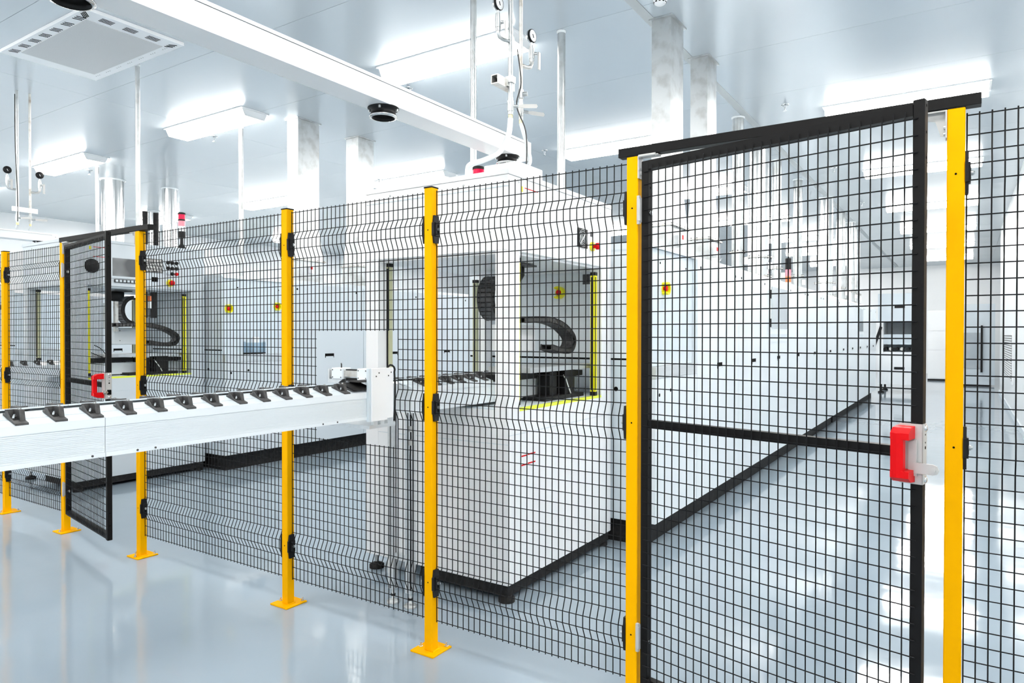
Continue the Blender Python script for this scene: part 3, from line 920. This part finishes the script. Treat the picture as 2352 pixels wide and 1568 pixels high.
rect_duct('stained rectangular steel duct above the machine across the aisle, the wider one', -6.80, -6.61, 5.46, 5.78, 2.061)
rect_duct('stained rectangular steel duct above the machine across the aisle, the one set further back', -6.80, -6.58, 6.40, 6.68, 2.061)

def round_pipe(label, x, y, r, z0, mat='steel', valve=True, group=None):
    t = thing('exhaust_pipe', label, 'pipe', (x, y, z0), 0, group)
    H = ZC - z0
    MB().cyl((0, 0, .0), (0, 0, H - .001), r, n=20).build('tube', mat, t)
    if valve:
        for z in (.10, .34):
            f = MB().cyl((0, 0, z), (0, 0, z + .014), r * 1.4, n=20).build('flange', 'stain', t)
            for k in range(8):
                a = k * PI / 4 + .3
                MB().cyl((r * 1.25 * math.cos(a), r * 1.25 * math.sin(a), z - .012), (r * 1.25 * math.cos(a), r * 1.25 * math.sin(a), z + .028), .007, n=6).build('flange_bolt', 'grey_plastic', f)
        B(r, r + .05, -.02, .02, .2, .28).build('damper_lever', 'white', t)
    MB().lathe((0, 0, H - .02), (0, 0, 1), [(r, 0), (r * 1.18, .008), (r * 1.18, .019)], 20).build('ceiling_collar', 'hose', t)
    return t
pipes = [(-2.26, 8.30, .065), (-2.20, 9.02, .125), (-2.33, 10.63, .065), (-2.33, 12.15, .070), (-2.22, 14.1, .14), (-2.2, 15.9, .09), (-2.2, 17.4, .09), (-2.25, 18.6, .10)]
PIPE_LABELS = ['slim steel exhaust pipe of the aisle machine, first one past the two rectangular ducts',
               'thick chromed exhaust pipe of the aisle machine, next to the first slim pipe',
               'slim steel exhaust pipe just past the small pink and orange signal tower',
               'slim steel exhaust pipe where the long aisle machine meets the next machine',
               'thick chromed exhaust pipe on the second aisle machine'] + ['slim steel exhaust pipe toward the far end of the second aisle machine'] * 3
for (x, y, r), plb in zip(pipes, PIPE_LABELS):
    round_pipe(plb, x, y, r, 2.061, 'chrome' if r > .11 else 'steel', True,
               'thick exhaust pipes of the aisle machine' if r > .11 else 'slim exhaust pipes of the aisle machine')
pl = [(-7.51, 5.33, .028, 'slim white-grey pipe coming down beside the ceiling lamp with sprinkler, across the aisle', 2.061),
      (-6.604, 3.565, .020, 'stained steel pipe dropping beside the square ceiling cassette to the loader with monitor', 2.317),
      (-11.08, 5.36, .026, 'slim steel pipe dropping from beside the farthest ceiling lamp', 2.061),
      (-2.876, 5.14, .034, 'plain steel pipe dropping behind the loader, beside the gas pipes with gauges', 2.061),
      (-2.75, 3.72, .021, 'thin steel pipe dropping behind the hanging duct to the loader roof', 2.317)]
for x, y, r, lb, z0 in pl: round_pipe(lb, x, y, r, z0, 'steel', False)
t = round_pipe('thick chromed pipe far beyond the pressure gauges and hanging duct', -11.9, 6.0, .17, 2.061, 'chrome', False)
t = round_pipe('thick chromed pipe far beyond, twin standing behind the other', -11.75, 6.9, .12, 2.061, 'chrome', False)
t = round_pipe('grey pipe hanging far behind the gate lintel', -14.2, 8.0, .11, 2.061, 'chrome', False)
for y in (3.96, 4.075):
    tag(MB().tube([(-7.2, y, 2.317), (-7.2, y, 2.72)], .026, 14).build('rubber_hose', 'rubber'), 'black rubber hose standing on the roof of the loader with monitor', 'hose', 'pair of black hoses')

# ================================================================ HANGING DUCTS ABOVE THE CONVEYORS
def hanging_duct(label, xr, wid, y0, y1, z0, z1, collars, big=True):
    t = thing('hanging_duct', label, 'duct', (xr, y0, z0))
    L, H = y1 - y0, z1 - z0
    B(-wid, 0, 0, L, 0, H * .80).build('trunk', 'white', t)
    MB().prism([(-wid - .004, H * .80), (.004, H * .80), (.004, H * .86), (-.012, H * .92), (-.012, H), (-wid + .012, H), (-wid + .012, H * .92), (-wid - .004, H * .86)], 0, L, 'Y').build('lid', 'white', t)
    B(0, .0012, 0, L, H * .79, H * .805).build('lid_seam', 'grey_plastic', t)
    ep = B(.0, .0035, L - .055, L + .002, -.008, H * .96, ch=.001).build('end_plate', 'white', t)
    B(-wid, 0, L, L + .004, 0, H * .9).build('end_plate', 'white', t)
    for z in (.25, .60):
        MB().cyl((.003, L - .022, H * z), (.005, L - .022, H * z), .005, n=10).build('plate_screw', 'steel', ep)
    for y in collars:
        c = MB()
        cy, cx, r = y - y0, -wid / 2, .058
        c.lathe((cx, cy, 0), (0, 0, -1), [(.074, -.001), (.074, .005), (r, .006), (r, .030), (r + .006, .034), (r + .006, .042), (r - .004, .046), (r - .006, .030), (r - .006, .004), (0, .004)], 28)
        cc = lab(c.build('collar', 'plastic', t), 'black round duct collar')
        MB().lathe((cx, cy, 0), (0, 0, -1), [(r + .004, .036), (r + .0085, .038), (r + .0085, .044), (r - .003, .0475)], 28).build('collar_rim', 'chrome', cc)
        for k in range(4):
            a = k * PI / 2 + .5
            MB().cyl((cx + .067 * math.cos(a), cy + .067 * math.sin(a), -.016), (cx + .067 * math.cos(a), cy + .067 * math.sin(a), -.004), .006, n=8).build('collar_bolt', 'steel', cc)
    # hangers to the ceiling
    for y in (L * .12, L * .55):
        MB().cyl((-wid / 2, y, H), (-wid / 2, y, ZC - z0 - .001), .006, n=8).build('hanger_rod', 'steel', t)
    return t
hanging_duct('long white cable duct hung over the conveyor, with black round collars beneath', -2.262, .140, -1.6, 3.655, 2.515, 2.628, [1.055, 2.432, 3.50])
hanging_duct('short white cable duct hung beyond the end of the fence, one black collar', -8.45, .16, 0.6, 3.665, 2.452, 2.545, [3.53])
t = thing('cable_bundle', 'black, yellow and grey cables dropping from the duct collar to the loader roof', 'cable', (-2.33, 3.50, 2.317))
for k, (dx, dy, mt) in enumerate(((-.02, 0, 'plastic'), (0, .012, 'hose'), (.018, -.008, 'plastic'), (.03, .02, 'tape'), (-.03, .02, 'hose'))):
    MB().tube([(dx * .8, dy, .193), (dx, dy, .12), (dx * 1.1 - .01, dy, .0005)], .007, 8).build('cable', mt, t)

# ================================================================ GAS PIPES WITH GAUGES
def gauge(parent, x, y, z, up, cap='chrome', face=(0.35, -1, 0)):
    """pressure gauge on a stub; dial faces the given direction"""
    f = Vector(face).normalized()
    c = Vector((x, y, z))
    g = MB().lathe(c - f * .022, f, [(0, 0), (.030, .002), (.036, .008), (.036, .026)], 22).build('gauge_case', 'chrome', parent)
    MB().lathe(c - f * .022, f, [(.037, .018), (.039, .020), (.039, .030), (.035, .034)], 22).build('gauge_bezel', 'plastic', g)
    MB().lathe(c - f * .022, f, [(.035, .031), (.034, .033), (0, .033)], 22).build('gauge_dial', 'white' if cap == 'chrome' else 'plastic', g)
    s_ = f.cross(Vector((0, 0, 1))).normalized()
    p = c + f * .0125
    MB().cyl(p + Vector((0, 0, -.012)) - s_ * .004, p + Vector((0, 0, .008)) + s_ * .006, .0022, n=6).build('gauge_needle', 'hole' if cap == 'chrome' else 'white', g)
    return g

def valve_body(parent, x, y, z, r, handle, mat='steel'):
    v = MB()
    v.cyl((x, y, z - .050), (x, y, z - .030), r * 1.25, n=8).cyl((x, y, z - .030), (x, y, z + .030), r * 1.45, n=16).cyl((x, y, z + .030), (x, y, z + .050), r * 1.25, n=8)
    hx, hy, hz = handle
    v.cyl((x, y, z), (x + hx * .045, y + hy * .045, z), .010, n=10)
    b_ = v.build('ball_valve', mat, parent)
    n_ = Vector((hx, hy, 0)).normalized()
    q = Vector((x, y, z)) + n_ * .045
    if abs(hz) > .5: h = MB().box(q.x - .004, q.x + .004, q.y - .010, q.y + .010, z - .095, z + .008)
    else:
        h = MB()
        s_ = Vector((-n_.y, n_.x, 0)) * .0025
        vs = []
        for k_ in (-1, 1):
            for u_, z_ in ((0, -.006), (.03, -.011), (.105, -.011), (.112, 0), (.105, .011), (.03, .011), (0, .006)):
                p_ = q + n_ * u_ + s_ * k_
                vs.append((p_.x, p_.y, z + z_))
        h.add(vs, [tuple(range(6, -1, -1)), tuple(range(7, 14))] + [(i_, (i_ + 1) % 7, 7 + (i_ + 1) % 7, 7 + i_) for i_ in range(7)])
    h.build('valve_handle', 'putty', b_)
    return b_

def gas_pipes(label, p1, p2, zg, zclamp, zv, dark, hoses):
    t = thing('gas_pipe_pair', label, 'pipes', (p1[0], p1[1], zv))
    o = Vector((p1[0], p1[1], zv))
    for k, (p, r) in enumerate(((p1, .0145), (p2, .0115))):
        x, y = p[0] - p1[0], p[1] - p1[1]
        MB().cyl((x, y, .03), (x, y, ZC - zv - .001), r, n=16).build('riser', 'steel' if k == 0 else 'stain', t)
        zz = zg[k] - zv
        sx, sy = (-.35, -.85) if k == 0 else (.25, .85)
        n_ = Vector((sx, sy, 0)).normalized()
        a = Vector((x, y, zz - .150))
        path = [a, a + n_ * .05, a + n_ * .075 + Vector((0, 0, .008)), a + n_ * .085 + Vector((0, 0, .03)), a + n_ * .085 + Vector((0, 0, .07))]
        MB().tube(path, .012, 10).build('elbow', 'steel' if k == 0 else 'stain', t)
        c = a + n_ * .085
        valve_body(t, c.x, c.y, zz - .060, .012, (.6, .4, 1))
        MB().cyl((c.x, c.y, zz - .015), (c.x, c.y, zz + .02), .007, n=8).build('gauge_stem', 'hose', t)
        gauge(t, c.x, c.y, zz + .045, 1, 'plastic' if dark else 'chrome', (1.0, -0.06, 0))
        valve_body(t, x, y, .06, r * .95, (.55, .85, 0) if k else (.8, .5, 0))
        MB().cyl((x, y, -.01), (x, y, .012), r * .9, n=12).build('brass_nipple', 'brass', t)
    # clamp bar holding both pipes
    x2, y2 = p2[0] - p1[0], p2[1] - p1[1]
    d = Vector((x2, y2, 0)).normalized()
    z = zclamp - zv
    a = -d * .06
    b_ = Vector((x2, y2, 0)) + d * .06
    s_ = Vector((-d.y, d.x, 0)) * .02
    vs = []
    for h in (-.024, .024):
        for q in (a - s_ * 1.6, b_ - s_ * 1.6, b_ - s_ * .9, a - s_ * .9): vs.append((q.x, q.y, z + h))
    if dark: MB().add(vs, [(0, 3, 2, 1), (4, 5, 6, 7), (0, 1, 5, 4), (1, 2, 6, 5), (2, 3, 7, 6), (3, 0, 4, 7)]).build('clamp_bar', 'alu', t)
    else:
        B(-.020, .022, -.020, .020, z - .018, z + .018).build('pipe_clamp', 'steel', t)
        MB().cyl((x2, y2, z - .075), (x2, y2, z - .025), .018, n=14).cyl((x2, y2, z - .05), (x2 + .038, y2 + .012, z - .05), .014, n=12).build('pipe_tee', 'steel', t)
    for h in hoses:
        MB().tube(smooth_path([tuple(Vector(q) - o) for q in h[0]], 6), h[1], 10).build('hose', h[2], t)
    return t
gas_pipes('pair of steel gas pipes with white pressure gauges and valve levers above the loader', (-2.20, 3.335), (-2.20, 3.445), (3.27, 3.17), 2.90, 2.69, False,
          [([(-2.20, 3.335, 2.68), (-2.205, 3.32, 2.58), (-2.23, 3.27, 2.48), (-2.29, 3.20, 2.425), (-2.36, 3.17, 2.405), (-2.39, 3.18, 2.38), (-2.395, 3.19, 2.318)], .016, 'hose'),
           ([(-2.20, 3.445, 2.68), (-2.18, 3.47, 2.58), (-2.17, 3.50, 2.48), (-2.17, 3.48, 2.43), (-2.17, 3.46, 2.397)], .012, 'hose'),
           ([(-2.17, 3.36, 3.08), (-2.17, 3.40, 2.90), (-2.18, 3.37, 2.76), (-2.15, 3.42, 2.62), (-2.15, 3.43, 2.45), (-2.15, 3.40, 2.397)], .004, 'grey_plastic')])
t = thing('pipe_bracket', 'dark angle bracket bolted to the gas pipes with white gauges', 'bracket', (-2.20, 3.335, 2.88))
br = MB()
for q in ((-.056, -.010, -.026, -.022), (-.056, -.010, .020, .024), (-.056, -.052, -.022, .020), (-.014, -.010, -.022, .020)):
    br.box(q[0], q[1], -.115, .060, q[2], q[3])
br.build('square_tube', 'stain', t)
B(-.052, -.014, -.070, -.066, -.022, .020).build('tube_plug', 'hole', t)
B(-.010, .000, -.030, .030, -.020, .020).build('mount', 'steel', t)

gas_pipes('pair of stained gas pipes with black-faced gauges above the distant hanging duct', (-8.38, 3.25), (-8.38, 3.37), (3.11, 3.10), 2.75, 2.60, True,
          [([(-8.38, 3.25, 2.59), (-8.40, 3.25, 2.56), (-8.41, 3.25, 2.547)], .012, 'hose'),
           ([(-8.38, 3.37, 2.59), (-8.40, 3.37, 2.56), (-8.41, 3.37, 2.547)], .010, 'hose'),
           ([(-8.35, 3.22, 3.95), (-8.345, 3.22, 3.4), (-8.35, 3.24, 2.9), (-8.35, 3.24, 2.62)], .004, 'plastic')])

# ================================================================ SIGNAL TOWERS
def tower(label, x, y, z, segs, r=.024, base=.13):
    t = thing('signal_tower', label, 'signal light', (x, y, z))
    MB().lathe((0, 0, 0), (0, 0, 1), [(.045, 0), (.042, .006), (.016, .05), (.014, base * .7)], 18).build('stem', 'plastic', t)
    zz = base * .7
    for h, mt in segs:
        MB().cyl((0, 0, zz), (0, 0, zz + h), r if mt != 'plastic' else r * 1.06, n=20).build('lens' if mt != 'plastic' else 'ring', mt, t)
        zz += h
    MB().lathe((0, 0, zz), (0, 0, 1), [(r * 1.08, 0), (r * 1.08, .014), (r * .9, .020), (0, .020)], 20).build('cap', 'plastic', t)
    return t
tower('black and red signal tower standing on the loader with monitor', -6.78, 4.11, 2.317, [(.065, 'plastic'), (.055, 'hose'), (.055, 'pink_glass'), (.014, 'plastic'), (.052, 'red_glass')], .034, .16)
tower('red signal lamp with black rings standing on the roof of the loader behind the fence', -2.62, 3.60, 2.317, [(.030, 'plastic'), (.075, 'red_glass')], .036, .10)
tower('small signal tower with pink and orange lenses on the long aisle machine', -1.98, 9.72, 2.061, [(.03, 'hose'), (.08, 'orange'), (.09, 'pink_glass'), (.13, 'plastic')], .036, .06)

# ================================================================ CEILING FITTINGS
def light_meshes():
    w2, d2 = .785, .185
    fr = MB().box(-w2, w2, -d2, d2, -.014, -.0005).mesh('housing', 'white')
    ends = []
    for s_ in (-1, 1):
        a, b_ = s_ * (w2 - .016), s_ * (w2 - .024)
        e = MB().prism([(-d2 + .02, -.014), (d2 - .02, -.014), (d2 - .06, -.090), (-d2 + .06, -.090)], min(a, b_), max(a, b_), 'X')
        ends.append(e.mesh('end_cap', 'white'))
    df = MB().prism([(-d2 + .022, -.0142), (d2 - .022, -.0142), (d2 - .058, -.088), (-d2 + .058, -.088)], -w2 + .024, w2 - .024, 'X').mesh('diffuser', 'lamp')
    return fr, ends, df
FR, ENDS, DF = light_meshes()
LAMPS = {(-3.96, 5.03): 'large glowing ceiling lamp crossed by a thin pipe, beside the hanging duct and gas pipes',
         (-7.6, 5.03): 'glowing ceiling lamp above the machine across the aisle, next to its stained ducts',
         (-11.2, 5.03): 'glowing ceiling lamp above the distant pipes with black-faced gauges',
         (-3.96, 8.62): 'glowing ceiling lamp behind the two rectangular ducts of the aisle machine',
         (-0.58, 8.62): 'glowing ceiling lamp just above the black bar of the aisle gate',
         (-7.6, 8.62): 'glowing ceiling lamp low behind the loader roof with the red signal lamp'}
for cx in (-14.85, -11.2, -7.6, -3.96, -0.58, 2.4):
    for cy in (-2.3, 1.25, 5.03, 8.62, 12.2, 15.8, 19.4, 23.0, 27.0):
        if (cx > 2 and cy > 7) or cy > 20 and cx < -9 or cy > 24 and cx < -5: continue
        lb = LAMPS.get((cx, cy), 'glowing white bar-shaped lamp on the ceiling in a distant row')
        t = thing('ceiling_light', lb, 'ceiling light', (cx, cy, ZC), 0, 'ceiling lamps')
        link('housing', FR, t)
        for e in ENDS: link('end_cap', e, t)
        link('diffuser', DF, t)
spr = MB().lathe((0, 0, 0), (0, 0, -1), [(.045, .0), (.045, .004), (.022, .010), (.014, .012), (.014, .040), (.006, .044), (.006, .066)], 16)
spr.cyl((0, 0, -.070), (0, 0, -.066), .022, n=12)
spr_me = spr.mesh('sprinkler', 'chrome')
for p in ((-1.70, 8.13), (-4.92, 8.32), (-4.87, 5.45), (-8.15, 8.40), (-8.17, 5.40), (-11.5, 5.45), (-11.42, 8.5), (-1.705, 11.6), (-1.70, 14.95)):
    tag(link('sprinkler', spr_me, None, (p[0], p[1], ZC - .0005)), 'small chrome fire sprinkler on the ceiling', 'sprinkler', 'ceiling sprinklers')
t = thing('smoke_detector', 'round white smoke detector with slots, on the ceiling by the rectangular duct', 'smoke detector', (-1.97, 5.06, ZC))
MB().lathe((0, 0, 0), (0, 0, -1), [(.055, .0005), (.055, .012), (.048, .020), (.044, .034), (.030, .044), (0, .046)], 24).build('body', 'white', t)
for k in range(10):
    a = k * PI / 5
    B(-.007, .007, -.002, .002, -.032, -.024).build('slot', 'hole', t, (.0455 * math.cos(a), .0455 * math.sin(a), 0)).rotation_euler = (0, 0, a + PI / 2)

# ceiling cassette
t = thing('air_cassette', 'large rectangular ceiling air cassette with slotted rim and grey mesh centre', 'air conditioner', (-6.53, 3.11, ZC))
hx, hy = .765, .415
B(-hx, hx, -hy, hy, -.030, -.0005, ch=.002).build('frame', 'white', t)
B(-hx + .17, hx - .17, -hy + .10, hy - .10, -.034, -.030).build('filter', 'mesh_grey', t)
slot = B(-.006, .006, -.034, .034, -.0316, -.0298).mesh('slot', 'hole')
slot2 = B(-.004, .004, -.050, .050, -.0316, -.0298).mesh('slot', 'hole')
dot = MB().cyl((0, 0, -.0312), (0, 0, -.0298), .004, n=8).mesh('rivet', 'grey_plastic')
for k in range(7):
    xx = -hx + .16 + k * (2 * hx - .36) / 6
    for j in range(3):
        o = link('slot', slot, t, (xx + (j - 1) * .032, -hy + .060, 0))
        o.rotation_euler = (0, 0, -.35)
        link('rivet', dot, t, (xx + (j - 1) * .032, hy - .060, 0))
for k in range(3):
    for j in range(4):
        link('slot', slot2, t, (hx - .085 + (j - 1.5) * .020, -hy + .215 + k * .19, 0))
for j in range(4):
    o = link('slot', slot2, t, (hx - .10 + (j - 1.5) * .020, -hy + .055, 0))
    o.rotation_euler = (0, 0, R(50))
for j in range(3):
    o = link('slot', slot, t, (hx - .10 + (j - 1) * .032, hy - .065, 0))
    o.rotation_euler = (0, 0, R(-42))

# ================================================================ FAR END OF THE AISLE
t = thing('transfer_machine', 'white transfer machine with window and dark rollers at the end of the aisle', 'machine', (-1.30, 19.3, 0))
B(-.52, .42, .0, 1.2, .22, 1.02).build('base', 'white', t)
B(-.52, -.40, .0, 1.2, 1.02, 1.75).build('post', 'white', t)
B(.30, .42, .0, 1.2, 1.02, 1.75).build('post', 'white', t)
B(-.52, .42, .0, 1.2, 1.75, 2.45).build('upper_box', 'pale', t)
B(-.40, .30, 1.1, 1.15, 1.02, 1.75).build('rear_panel', 'pale', t)
B(-.40, .30, .1, .5, 1.20, 1.45).build('cover', 'pale', t)
for k in range(6): MB().cyl((-.36 + k * .12, .05, 1.09), (-.36 + k * .12, .5, 1.09), .04, n=12).build('roller', 'stain' if k % 2 else 'plastic', t)
for z in (2.12, .62): B(-.16, .06, -.012, 0, z - .03, z + .03).build('handle', 'plastic', t)
B(.26, .44, -.02, 0, .86, .98).build('junction_box', 'plastic', t)
MB().prism([(-.62, 1.18), (-.56, 1.15), (-.42, 1.62), (-.47, 1.66)], -.06, -.01, 'Y').build('robot_arm', 'plastic', t)
for x in (-.45, .35):
    for y in (.08, 1.1): MB().lathe((x, y, 0), (0, 0, 1), [(.07, 0), (.07, .03), (.025, .05), (.025, .225)], 14).build('levelling_foot', 'rubber', t)
t = thing('storage_cabinet', 'tall white cabinet standing far down the aisle behind the gap by the gate', 'cabinet', (-0.25, 25.5, 0))
B(-.75, .75, 0, .9, .05, 2.2).build('body', 'white', t)
for x in (-.74, .01):
    for z0, z1 in ((.07, .95), (.97, 1.55), (1.57, 2.18)):
        d = B(x, x + .73, -.02, 0, z0, z1).build('door', 'white', t)
        B(x + .55, x + .69, -.03, -.02, z1 - .14, z1 - .08).build('handle', 'plastic', d)
B(-.75, .75, .03, .87, 0, .05).build('plinth', 'plastic', t)
# wall fittings on the right wall
t = thing('vent_grille', 'tall white ventilation grille with slats, set in the right wall', 'vent', (WX, 16.4, .56))
B(-.020, -.0005, -1.5, 1.5, 0, .93).build('frame', 'white', t)
B(-.024, -.020, -1.40, 1.40, .06, .87).build('recess', 'grey_plastic', t)
for k in range(18):
    B(-.034, -.022, -1.40, 1.40, .075 + k * .044, .100 + k * .044).build('slat', 'wall', t)
t = thing('glass_door_cabinet', 'grey glazed cabinet with black rail at the end of the right wall', 'cabinet', (0.30, 23.2, 0))
B(-.5, .38, .05, .7, .05, 2.3).build('body', 'pale', t)
B(-.42, .05, .03, .05, .5, 1.5).build('glass_door', 'screen_pale', t)
B(.05, .10, .0, .05, .4, 1.7).build('rail', 'plastic', t)
B(-.45, .30, .06, .69, 0, .05).build('plinth', 'plastic', t)
